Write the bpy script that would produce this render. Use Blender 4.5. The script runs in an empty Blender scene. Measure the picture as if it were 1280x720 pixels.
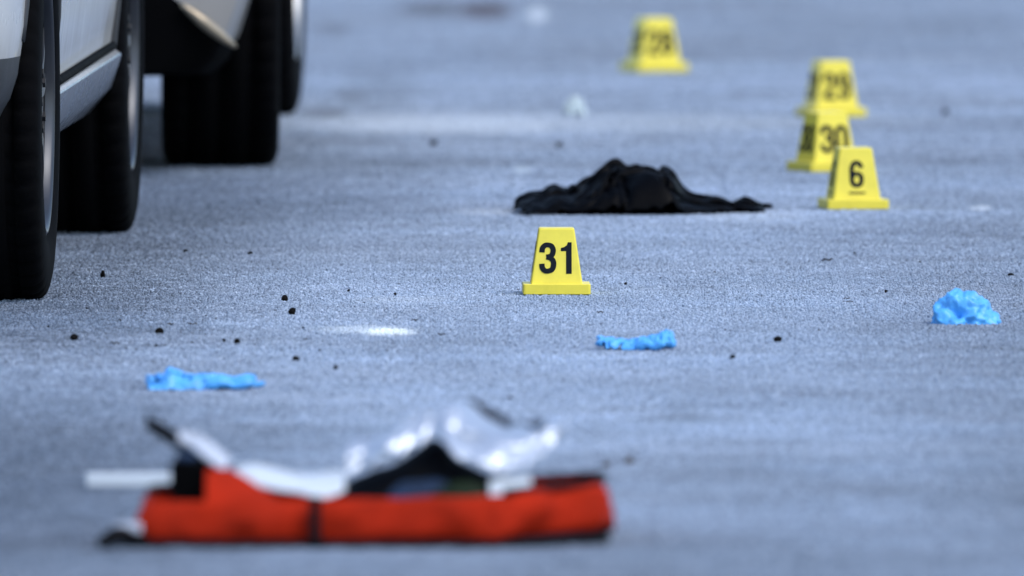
import bpy, bmesh, math, random
import numpy as np
from mathutils import Vector, Matrix, noise as mnoise

random.seed(7)
rng = np.random.default_rng(11)
SC = bpy.context.scene
COL = SC.collection
R = math.radians

# ------------------------------------------------------------------ camera
CAM_H = 1.97                      # metres above the road
F_PX, W_PX, H_PX = 33600.0, 1280.0, 720.0
Y_HOR = -1103.0                   # where the level line falls above the frame
PITCH = math.atan((H_PX / 2 - Y_HOR) / F_PX)
cam_data = bpy.data.cameras.new('camera')
cam = bpy.data.objects.new('camera', cam_data)
COL.objects.link(cam)
cam.location = (0, 0, CAM_H)
cam.rotation_euler = (math.pi / 2 - PITCH, 0, 0)
cam_data.sensor_width = 36.0
cam_data.lens = F_PX / W_PX * 36.0
cam_data.clip_start = 1.0
cam_data.clip_end = 3000.0
cam_data.dof.use_dof = True
cam_data.dof.focus_distance = 44.95
cam_data.dof.aperture_fstop = 7.6
SC.camera = cam

# ------------------------------------------------------------------ sky, sun, exposure
SUN_EL, SUN_AZ = 52.0, 134.0       # elevation, compass bearing of the sun (0 = +Y, clockwise)
world = bpy.data.worlds.new('World')
SC.world = world
world.use_nodes = True
wn = world.node_tree
bg = wn.nodes['Background']
sky = wn.nodes.new('ShaderNodeTexSky')
sky.sky_type = 'NISHITA'
sky.sun_disc = False
sky.sun_elevation = R(SUN_EL)
sky.sun_rotation = R(SUN_AZ)
sky.dust_density = 1.0
sky.air_density = 1.0
sky.ozone_density = 1.5
bg.inputs['Strength'].default_value = 0.14
wn.links.new(sky.outputs[0], bg.inputs[0])

sun_data = bpy.data.lights.new('sun', 'SUN')
sun_data.energy = 1.1
sun_data.angle = R(28)
sun_data.color = (1.0, 0.95, 0.88)
sun = bpy.data.objects.new('sun', sun_data)
COL.objects.link(sun)
a = R(SUN_AZ)
to_sun = Vector((math.sin(a) * math.cos(R(SUN_EL)), math.cos(a) * math.cos(R(SUN_EL)), math.sin(R(SUN_EL))))
sun.rotation_euler = to_sun.to_track_quat('Z', 'Y').to_euler()
sun.location = (20, 20, 30)

SC.view_settings.view_transform = 'Standard'
SC.view_settings.look = 'None'
SC.view_settings.gamma = 1.0
SC.view_settings.exposure = 1.1
SC.view_settings.use_curve_mapping = False
SC.cycles.use_denoising = True
SC.cycles.max_bounces = 6

# ------------------------------------------------------------------ helpers
def ground(px, py):
    """Point of the road (z = 0) seen at photograph pixel px, py: used to measure where things stand."""
    dx, dz = (px - W_PX / 2) / F_PX, -(py - H_PX / 2) / F_PX
    c, s = math.cos(PITCH), math.sin(PITCH)
    d = Vector((dx, c + dz * s, -s + dz * c))
    t = -CAM_H / d.z
    return Vector((d.x * t, d.y * t, 0.0))

def px_per_m(py):
    return (py - Y_HOR) / CAM_H

def mesh(name, verts, faces, mats=None, smooth=False, idx=None):
    me = bpy.data.meshes.new(name)
    me.from_pydata([tuple(v) for v in verts], [], [tuple(f) for f in faces])
    if mats is not None:
        for m in (mats if isinstance(mats, (list, tuple)) else [mats]):
            me.materials.append(m)
    if idx is not None:
        me.polygons.foreach_set('material_index', idx)
    if smooth:
        me.polygons.foreach_set('use_smooth', [True] * len(me.polygons))
    me.update()
    return me

def link(name, me, parent=None, loc=None, rot=None):
    o = bpy.data.objects.new(name, me)
    COL.objects.link(o)
    if parent is not None:
        o.parent = parent
    if loc is not None:
        o.location = loc
    if rot is not None:
        o.rotation_euler = rot
    return o

def obj(name, verts, faces, mat, parent=None, smooth=False, loc=None, rot=None):
    return link(name, mesh(name, verts, faces, mat, smooth), parent, loc, rot)

def tag(o, label, cat, group=None):
    o['label'] = label
    o['category'] = cat
    if group:
        o['group'] = group
    return o

def thing(name, label, cat, loc=(0, 0, 0), rz=0.0, group=None):
    o = bpy.data.objects.new(name, None)
    COL.objects.link(o)
    o.location = loc
    o.rotation_euler = (0, 0, rz)
    o.empty_display_size = 0.1
    return tag(o, label, cat, group)

def bevel(o, w, seg=2, ang=30):
    m = o.modifiers.new('bevel', 'BEVEL')
    m.width, m.segments, m.limit_method, m.angle_limit = w, seg, 'ANGLE', R(ang)
    return o

def solidify(o, t, off=0.0):
    m = o.modifiers.new('thickness', 'SOLIDIFY')
    m.thickness, m.offset = t, off
    return o

def subsurf(o, n=1):
    m = o.modifiers.new('smooth', 'SUBSURF')
    m.levels = m.render_levels = n
    return o

def box_v(x0, x1, y0, y1, z0, z1):
    v = [(x, y, z) for z in (z0, z1) for y in (y0, y1) for x in (x0, x1)]
    f = [(0, 2, 3, 1), (4, 5, 7, 6), (0, 1, 5, 4), (2, 6, 7, 3), (0, 4, 6, 2), (1, 3, 7, 5)]
    return v, f

def grid_faces(nu, nv, closed_u=False, closed_v=False):
    f = []
    for i in range(nu if closed_u else nu - 1):
        for j in range(nv if closed_v else nv - 1):
            a_, b_ = i * nv + j, ((i + 1) % nu) * nv + j
            c_, d_ = ((i + 1) % nu) * nv + (j + 1) % nv, i * nv + (j + 1) % nv
            f.append((a_, b_, c_, d_))
    return f

def spline(pts, n, closed=False):
    """Catmull-Rom through pts (any dimension), n samples."""
    P = np.array(pts, float)
    m = len(P)
    out = []
    segs = m if closed else m - 1
    for k in range(n):
        t = k / (n if closed else n - 1) * segs
        i = min(int(t), segs - 1)
        u = t - i
        def g(q):
            return P[q % m] if closed else P[max(0, min(m - 1, q))]
        p0, p1, p2, p3 = g(i - 1), g(i), g(i + 1), g(i + 2)
        out.append(0.5 * (2 * p1 + (p2 - p0) * u + (2 * p0 - 5 * p1 + 4 * p2 - p3) * u * u + (3 * p1 - p0 - 3 * p2 + p3) * u ** 3))
    return np.array(out)

def tube(path, radii, n=10, caps=True):
    """Round tube along a path: vertices and faces."""
    P = [Vector(p) for p in path]
    V, F = [], []
    for i, p in enumerate(P):
        t = (P[min(i + 1, len(P) - 1)] - P[max(i - 1, 0)]).normalized()
        s = t.cross(Vector((0, 0, 1)))
        if s.length < 1e-4:
            s = Vector((1, 0, 0))
        s.normalize()
        u = s.cross(t)
        r = radii[i] if hasattr(radii, '__len__') else radii
        for k in range(n):
            q = 2 * math.pi * k / n
            V.append(p + (s * math.cos(q) + u * math.sin(q)) * r)
    F = grid_faces(len(P), n, closed_v=True)
    if caps:
        F.append(tuple(range(n)))
        F.append(tuple(range(len(V) - 1, len(V) - n - 1, -1)))
    return V, F

def lathe(profile, n=64, axis='Y'):
    """Profile of (axial, radius) points turned about the local Y axis."""
    V = []
    for k in range(n):
        q = 2 * math.pi * k / n
        for (ax, r) in profile:
            V.append((r * math.cos(q), ax, r * math.sin(q)))
    return V, grid_faces(n, len(profile), closed_u=True)

def merge(*parts):
    V, F = [], []
    for v, f in parts:
        o = len(V)
        V += list(v)
        F += [tuple(i + o for i in q) for q in f]
    return V, F

def fbm(x, y, z=0.0, oct=4, H=1.0):
    return mnoise.fractal(Vector((x, y, z)), H, 2.0, oct)

# ------------------------------------------------------------------ materials
class NT:
    def __init__(self, name):
        self.m = bpy.data.materials.new(name)
        self.m.use_nodes = True
        self.t = self.m.node_tree
        self.b = self.t.nodes['Principled BSDF']
    def n(self, kind, **kw):
        q = self.t.nodes.new('ShaderNode' + kind)
        for k, v in kw.items():
            setattr(q, k, v)
        return q
    def l(self, a_, b_):
        self.t.links.new(a_, b_)
    def val(self, sock, x):
        if hasattr(x, 'is_output') or hasattr(x, 'links'):
            self.l(x, sock)
        else:
            sock.default_value = x
    def math(self, op, a_, b_=0.0, c_=None, clamp=False):
        q = self.n('Math', operation=op, use_clamp=clamp)
        self.val(q.inputs[0], a_)
        self.val(q.inputs[1], b_)
        if c_ is not None:
            self.val(q.inputs[2], c_)
        return q.outputs[0]
    def mix(self, fac, a_, b_, blend='MIX'):
        q = self.n('Mix', data_type='RGBA', blend_type=blend)
        self.val(q.inputs[0], fac)
        self.val(q.inputs[6], a_)
        self.val(q.inputs[7], b_)
        return q.outputs[2]
    def noise(self, vec, scale, detail=4, rough=0.55):
        q = self.n('TexNoise')
        q.inputs['Scale'].default_value = scale
        q.inputs['Detail'].default_value = detail
        q.inputs['Roughness'].default_value = rough
        if vec is not None:
            self.l(vec, q.inputs['Vector'])
        return q.outputs['Fac']
    def ramp(self, fac, stops):
        q = self.n('ValToRGB')
        e = q.color_ramp.elements
        while len(e) < len(stops):
            e.new(0.5)
        for s_, (p, c) in zip(e, stops):
            s_.position, s_.color = p, c if len(c) == 4 else (*c, 1)
        self.l(fac, q.inputs[0])
        return q.outputs[0]
    def maprange(self, v, a0, a1, b0=0.0, b1=1.0, smooth=False):
        q = self.n('MapRange', interpolation_type='SMOOTHSTEP' if smooth else 'LINEAR')
        self.val(q.inputs['Value'], v)
        for k, x in zip(('From Min', 'From Max', 'To Min', 'To Max'), (a0, a1, b0, b1)):
            q.inputs[k].default_value = x
        return q.outputs['Result']
    def bump(self, h, strength=0.3, dist=0.002):
        q = self.n('Bump')
        q.inputs['Strength'].default_value = strength
        q.inputs['Distance'].default_value = dist
        self.l(h, q.inputs['Height'])
        self.l(q.outputs[0], self.b.inputs['Normal'])

def plain(name, col, rough=0.5, metal=0.0, spec=0.5, var=0.12, scale=30.0, bump=0.0, bscale=None, bdist=0.002, coat=0.0, stretch=None):
    """A surface colour with fine mottling, uneven gloss and relief."""
    T = NT(name)
    co = T.n('TexCoord').outputs['Object']
    if stretch:
        mp = T.n('Mapping')
        mp.inputs['Scale'].default_value = stretch
        T.l(co, mp.inputs['Vector'])
        co = mp.outputs[0]
    f = T.noise(co, scale, 5)
    lo = tuple(max(0, c * (1 - var)) for c in col) + (1,)
    hi = tuple(min(1, c * (1 + var)) for c in col) + (1,)
    T.l(T.mix(T.maprange(f, 0.3, 0.7), lo, hi), T.b.inputs['Base Color'])
    T.l(T.maprange(f, 0.3, 0.7, max(0, rough - 0.06), min(1, rough + 0.06)), T.b.inputs['Roughness'])
    T.b.inputs['Metallic'].default_value = metal
    T.b.inputs['Specular IOR Level'].default_value = spec
    T.b.inputs['Coat Weight'].default_value = coat
    T.b.inputs['Coat Roughness'].default_value = 0.05
    if bump:
        T.bump(T.noise(co, bscale or scale * 4, 3), bump, bdist)
    return T.m

# road marks, plus shade and edge falloff painted in as ellipses: px, py, half width, half height (photograph pixels), colour, strength
MARKS = [
    (860, 523, 60, 6, (0.06, 0.07, 0.08), 0.35, 0.6),
    (800, 20, 1000, 80, (0.17, 0.19, 0.22), 0.45, 0.6),
    (140, 260, 340, 120, (0.030, 0.044, 0.072), 0.9, 0.75),   # darker ground beside the parked cars
    (-60, 600, 420, 150, (0.030, 0.044, 0.072), 0.9, 0.75),  # lens falloff in the lower left corner, painted into the asphalt colour
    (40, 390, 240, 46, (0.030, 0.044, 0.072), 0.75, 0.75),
    (186, 178, 70, 34, (0.012, 0.014, 0.018), 0.85, 0.4),      # shade under the far car, painted into the road colour
    (470, 120, 60, 40, (0.09, 0.10, 0.11), 0.25, 0.8),
    (860, 375, 560, 120, (0.40, 0.49, 0.63), 0.34, 0.8),       # broad paler patch right of the middle
    (430, 320, 160, 60, (0.36, 0.44, 0.57), 0.25, 0.8),
    (640, 720, 1100, 110, (0.07, 0.085, 0.11), 0.42, 0.8),  # lens falloff along the bottom, painted as darker asphalt
    (1340, 470, 240, 300, (0.07, 0.085, 0.11), 0.45, 0.8),  # lens falloff at the right edge, painted as darker asphalt
    (470, 225, 120, 30, (0.06, 0.07, 0.09), 0.25, 0.8),
    (455, 414, 62, 5.0, (0.70, 0.76, 0.80), 0.7, 0.6),
    (485, 417, 34, 5.0, (0.90, 0.93, 0.90), 0.95, 0.5),      # spilled white powder
    (500, 377, 60, 5.0, (0.55, 0.60, 0.66), 0.35, 0.4),
    (700, 155, 400, 13, (0.62, 0.68, 0.74), 0.42, 0.5),      # worn pale line across the road
    (560, 158, 160, 12, (0.70, 0.75, 0.80), 0.35, 0.6),
    (615, 267, 45, 5, (0.62, 0.68, 0.75), 0.5, 0.6),        # chalked line by the garment
    (935, 272, 75, 7, (0.62, 0.68, 0.75), 0.45, 0.6),
    (1226, 262, 15, 3, (0.70, 0.75, 0.80), 0.7, 0.5),
    (605, 15, 36, 11, (0.045, 0.016, 0.018), 1.0, 0.6),     # dark stains
    (538, 13, 42, 9, (0.05, 0.04, 0.042), 0.8, 0.6),
    (416, 39, 26, 8, (0.05, 0.05, 0.055), 0.5, 0.6),
    (405, 143, 34, 7, (0.05, 0.05, 0.055), 0.6, 0.6),
    (440, 120, 26, 8, (0.06, 0.06, 0.06), 0.35, 0.6),
    (652, 214, 11, 4, (0.70, 0.80, 0.82), 0.5, 0.6),
    (672, 20, 14, 10, (0.80, 0.84, 0.86), 0.6, 0.6),
]

def road_material(name, is_chip):
    T = NT(name)
    pos = T.n('NewGeometry').outputs['Position']
    sep = T.n('SeparateXYZ')
    T.l(pos, sep.inputs[0])
    X, Y = sep.outputs[0], sep.outputs[1]
    flat = T.n('CombineXYZ')
    T.l(X, flat.inputs[0]); T.l(Y, flat.inputs[1])
    flat = flat.outputs[0]
    if is_chip:
        at = T.n('Attribute', attribute_name='tone')
        base = T.ramp(at.outputs['Fac'], [(0.0, (0.04, 0.048, 0.065)), (0.2, (0.18, 0.222, 0.288)),
                                          (0.60, (0.265, 0.328, 0.425)), (0.9, (0.34, 0.41, 0.52)), (1.0, (0.48, 0.56, 0.68))])
    else:
        f = T.noise(flat, 240, 3)
        bare = T.ramp(f, [(0.25, (0.03, 0.037, 0.05)), (0.75, (0.11, 0.134, 0.176))])     # binder between the modelled chips
        stony = T.ramp(f, [(0.25, (0.12, 0.148, 0.19)), (0.75, (0.30, 0.37, 0.48))])        # chips and binder together, farther off
        inside = T.math('MULTIPLY', T.maprange(T.math('ABSOLUTE', X), 5.2, 5.6, 1.0, 0.0), T.maprange(T.math('ABSOLUTE', T.math('SUBTRACT', Y, 51.0)), 20.4, 21.0, 1.0, 0.0))
        base = T.mix(inside, stony, bare)
    # broad wear: paler polished tracks, darker oily patches
    big = T.noise(flat, 0.7, 6, 0.62)
    med = T.noise(flat, 4.5, 4, 0.6)
    fac = T.math('ADD', T.math('MULTIPLY', T.maprange(big, 0.3, 0.7), 0.75), T.math('MULTIPLY', T.maprange(med, 0.3, 0.7), 0.45))
    gain = T.maprange(fac, 0.0, 1.2, 0.66, 1.78)
    q = T.n('Vector' + 'Math', operation='SCALE')
    T.l(base, q.inputs[0]); T.l(gain, q.inputs['Scale'])
    col = q.outputs[0]
    hue = T.noise(flat, 1.7, 3)
    col = T.mix(T.maprange(hue, 0.35, 0.7, 0.0, 0.5), col, T.mix(1.0, col, (1.06, 0.98, 0.92, 1), 'MULTIPLY'))
    wob = T.math('SUBTRACT', T.noise(flat, 14, 4, 0.65), 0.5)
    wob2 = T.noise(flat, 70, 3, 0.7)
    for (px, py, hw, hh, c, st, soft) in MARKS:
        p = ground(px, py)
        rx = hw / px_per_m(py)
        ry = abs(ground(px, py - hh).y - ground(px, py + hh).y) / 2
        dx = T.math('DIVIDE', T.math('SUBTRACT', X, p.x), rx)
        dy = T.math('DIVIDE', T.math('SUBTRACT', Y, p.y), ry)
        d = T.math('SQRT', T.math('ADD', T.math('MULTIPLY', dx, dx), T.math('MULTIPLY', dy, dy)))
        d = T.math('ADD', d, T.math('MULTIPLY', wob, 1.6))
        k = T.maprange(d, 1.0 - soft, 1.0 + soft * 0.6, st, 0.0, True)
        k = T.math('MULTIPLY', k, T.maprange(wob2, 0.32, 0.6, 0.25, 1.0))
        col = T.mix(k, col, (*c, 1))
    T.l(col, T.b.inputs['Base Color'])
    T.b.inputs['Roughness'].default_value = 0.5 if is_chip else 0.8
    T.b.inputs['Specular IOR Level'].default_value = 0.55 if is_chip else 0.3
    if not is_chip:
        T.bump(T.noise(flat, 300, 3), 0.6, 0.002)
    return T.m

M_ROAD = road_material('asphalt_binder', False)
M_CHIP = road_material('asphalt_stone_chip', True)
M_YELLOW = plain('yellow_plastic', (0.70, 0.59, 0.05), 0.42, var=0.07, scale=38, bump=0.05, bscale=300)
M_INK = plain('navy_black_ink', (0.003, 0.006, 0.011), 0.7, spec=0.15, var=0.2, scale=80)
M_RUBBER = plain('tyre_rubber', (0.0014, 0.0015, 0.002), 0.9, spec=0.06, var=0.3, scale=18, bump=0.25, bscale=140)
M_RUBBER_SIDE = plain('tyre_sidewall_rubber', (0.004, 0.0045, 0.0055), 0.9, spec=0.03, var=0.3, scale=18, bump=0.2, bscale=90)
M_ALLOY = plain('alloy_wheel_metal', (0.06, 0.064, 0.072), 0.4, metal=0.8, spec=0.3, var=0.15, scale=12)
M_ALLOY_PALE = plain('pale_alloy_metal', (0.34, 0.36, 0.38), 0.4, metal=0.6, var=0.15, scale=12)
M_DISC = plain('brake_disc_metal', (0.022, 0.023, 0.026), 0.55, metal=0.3, spec=0.2, var=0.25, scale=20)
def paint_low_reflection():
    T = NT('white_car_paint')
    co = T.n('TexCoord').outputs['Object']
    sp = T.n('SeparateXYZ'); T.l(co, sp.inputs[0])
    streak = T.n('Mapping'); streak.inputs['Scale'].default_value = (22, 22, 3)
    T.l(co, streak.inputs['Vector'])
    f = T.noise(streak.outputs[0], 1.0, 5, 0.65)
    low = T.maprange(T.math('ADD', sp.outputs[2], T.math('MULTIPLY', T.math('SUBTRACT', f, 0.5), 0.16)), 0.36, 0.50, 0.75, 0.06, True)  # brownish ground reflection painted into the lower panels
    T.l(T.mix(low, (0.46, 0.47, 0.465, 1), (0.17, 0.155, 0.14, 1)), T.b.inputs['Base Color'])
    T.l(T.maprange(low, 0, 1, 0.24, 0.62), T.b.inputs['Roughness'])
    T.b.inputs['Coat Weight'].default_value = 0.5
    T.b.inputs['Coat Roughness'].default_value = 0.06
    return T.m
M_WHITE_PAINT = paint_low_reflection()
M_SILVER_TRIM = plain('brushed_silver_trim', (0.16, 0.16, 0.165), 0.28, metal=0.85, var=0.12, scale=7, bump=0.05, bscale=40)
M_CLADDING = plain('grey_plastic_cladding', (0.026, 0.028, 0.031), 0.55, spec=0.3, var=0.15, scale=40, bump=0.15, bscale=400)
M_BLACK_PLASTIC = plain('black_plastic', (0.0012, 0.0013, 0.0016), 0.8, spec=0.03, var=0.2, scale=30)
M_GLASS_DARK = plain('tinted_window_glass', (0.012, 0.014, 0.016), 0.05, spec=0.6, var=0.1, scale=3)
M_LAMP_RED = plain('red_lamp_lens', (0.35, 0.01, 0.012), 0.12, var=0.1, scale=40, coat=0.6)
M_LAMP_CLEAR = plain('clear_lamp_lens', (0.55, 0.57, 0.60), 0.1, metal=0.4, var=0.15, scale=40, coat=0.8)
M_BEIGE_TRIM = plain('warm_satin_metal_trim', (0.30, 0.25, 0.18), 0.4, metal=0.6, var=0.2, scale=14)
M_PLATE = plain('pale_number_plate', (0.6, 0.62, 0.64), 0.4, var=0.05, scale=30)
M_GARMENT = plain('black_cotton_cloth', (0.0004, 0.0006, 0.0013), 0.5, spec=0.05, var=0.3, scale=60, bump=0.15, bscale=180, bdist=0.004)
M_GLOVE = plain('blue_nitrile_rubber', (0.08, 0.36, 0.77), 0.4, var=0.14, scale=45, bump=0.5, bscale=120, bdist=0.003)
M_GLOVE_DARK = plain('blue_nitrile_rubber_deep', (0.05, 0.30, 0.78), 0.42, var=0.18, scale=45, bump=0.5, bscale=120, bdist=0.003)
M_ORANGE = plain('orange_red_nylon', (0.32, 0.016, 0.004), 0.8, spec=0.08, var=0.16, scale=24, bump=0.35, bscale=320)
M_BLACK_NYLON = plain('black_nylon_webbing', (0.002, 0.0024, 0.004), 0.7, spec=0.12, var=0.25, scale=40, bump=0.4, bscale=350)
M_FOIL = plain('silver_foil_film', (0.50, 0.55, 0.63), 0.34, metal=0.6, var=0.08, scale=14, bump=0.5, bscale=28, bdist=0.008)
M_PAPER = plain('white_wrapper_paper', (0.50, 0.55, 0.60), 0.5, var=0.03, scale=20, bump=0.1, bscale=60)
M_BLUE_PACK = plain('blue_grey_wrapper', (0.014, 0.028, 0.06), 0.5, spec=0.12, var=0.3, scale=25)
M_GREEN_PACK = plain('olive_green_wrapper', (0.008, 0.016, 0.007), 0.6, spec=0.1, var=0.3, scale=25)
M_GREY_STRAP = plain('grey_webbing', (0.40, 0.44, 0.52), 0.6, var=0.15, scale=50)
M_PEBBLE = plain('dark_stone', (0.005, 0.0045, 0.0045), 0.85, spec=0.1, var=0.4, scale=120, bump=0.5, bscale=400)
M_PEBBLE_BROWN = plain('brown_stone', (0.06, 0.045, 0.035), 0.8, spec=0.25, var=0.4, scale=120, bump=0.5, bscale=400)
M_LEAF = plain('dry_leaf_litter', (0.018, 0.014, 0.011), 0.8, var=0.4, scale=90, bump=0.4, bscale=200)
M_TISSUE = plain('white_tissue', (0.50, 0.60, 0.64), 0.8, var=0.05, scale=30)

# ------------------------------------------------------------------ the road
S = 900.0
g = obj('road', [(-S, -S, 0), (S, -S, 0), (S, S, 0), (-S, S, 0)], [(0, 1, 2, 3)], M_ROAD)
g['kind'] = 'structure'

def chip_patch(name, size, seed):
    """A square of road surface: crushed stone chips bedded in the binder, each a small faceted solid."""
    r_ = np.random.default_rng(seed)
    V, F, tone = [], [], []
    sp = 0.0048
    n = int(size / sp) + 1
    for i in range(n):
        for j in range(n):
            if r_.random() < 0.17:
                continue
            cx = (i + 0.5 + r_.uniform(-0.42, 0.42)) * sp - size / 2
            cy = (j + 0.5 + r_.uniform(-0.42, 0.42)) * sp - size / 2
            rad = sp * r_.choice([0.34, 0.46, 0.58, 0.72], p=[0.3, 0.35, 0.25, 0.1]) * r_.uniform(0.85, 1.15)
            top = r_.uniform(0.0006, 0.0040) * (0.7 + rad / sp * 0.7)
            k = int(r_.integers(5, 7))
            ph = r_.uniform(0, 6.28)
            tx, ty = r_.normal(0, 0.22, 2)
            o = len(V)
            rr = rad * r_.uniform(0.8, 1.2, k)
            for q in range(k):
                an = ph + q * 2 * math.pi / k
                V.append((cx + rr[q] * math.cos(an), cy + rr[q] * math.sin(an), -0.0015))
            s_ = r_.uniform(0.5, 0.8)
            for q in range(k):
                an = ph + (q + 0.3) * 2 * math.pi / k
                ax, ay = rr[q] * s_ * math.cos(an), rr[q] * s_ * math.sin(an)
                V.append((cx + ax, cy + ay, max(0.0003, top + tx * ax + ty * ay)))
            for q in range(k):
                F.append((o + q, o + (q + 1) % k, o + k + (q + 1) % k, o + k + q))
            F.append(tuple(o + k + q for q in range(k)))
            t_ = float(np.clip(r_.beta(2.0, 2.3), 0, 1))
            tone += [t_] * (k + 1)
    me = mesh(name, V, F, M_CHIP)
    at = me.attributes.new('tone', 'FLOAT', 'FACE')
    at.data.foreach_set('value', np.array(tone, dtype=np.float32))
    return bpy.data.objects.new(name, me)

PATCH = 0.20
patches = [chip_patch('stone_chip_patch', PATCH * 1.03, 100 + k) for k in range(8)]

def chips_object():
    pts, rots = [], []
    y = 30.0
    while y < 72.0:
        half = 5.6
        x = -half
        while x < half:
            pts.append((x + PATCH / 2, y + PATCH / 2, 0.0))
            x += PATCH
        y += PATCH
    o = link('asphalt_stone_chips', mesh('asphalt_stone_chips', pts, [], M_CHIP))
    o['kind'] = 'stuff'
    ng = bpy.data.node_groups.new('bed_stone_chips', 'GeometryNodeTree')
    ng.interface.new_socket('Geometry', in_out='INPUT', socket_type='NodeSocketGeometry')
    ng.interface.new_socket('Geometry', in_out='OUTPUT', socket_type='NodeSocketGeometry')
    N, L = ng.nodes, ng.links
    gi, go = N.new('NodeGroupInput'), N.new('NodeGroupOutput')
    inst = N.new('GeometryNodeInstanceOnPoints')
    join = N.new('GeometryNodeJoinGeometry')
    for p in patches:
        oi = N.new('GeometryNodeObjectInfo')
        oi.inputs['Object'].default_value = p
        oi.inputs['As Instance'].default_value = True
        L.new(oi.outputs['Geometry'], join.inputs[0])
    ri = N.new('FunctionNodeRandomValue'); ri.data_type = 'INT'
    ri.inputs[4].default_value, ri.inputs[5].default_value = 0, len(patches) - 1
    rr = N.new('FunctionNodeRandomValue'); rr.data_type = 'INT'
    rr.inputs[4].default_value, rr.inputs[5].default_value = 0, 3
    rr.inputs['Seed'].default_value = 5
    mul = N.new('ShaderNodeMath'); mul.operation = 'MULTIPLY'; mul.inputs[1].default_value = math.pi / 2
    cmb = N.new('ShaderNodeCombineXYZ')
    L.new(rr.outputs[2], mul.inputs[0]); L.new(mul.outputs[0], cmb.inputs[2])
    L.new(gi.outputs[0], inst.inputs['Points'])
    L.new(join.outputs[0], inst.inputs['Instance'])
    inst.inputs['Pick Instance'].default_value = True
    L.new(ri.outputs[2], inst.inputs['Instance Index'])
    L.new(cmb.outputs[0], inst.inputs['Rotation'])
    L.new(inst.outputs[0], go.inputs[0])
    md = o.modifiers.new('chips', 'NODES')
    md.node_group = ng
    return o
chips_object()

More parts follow.
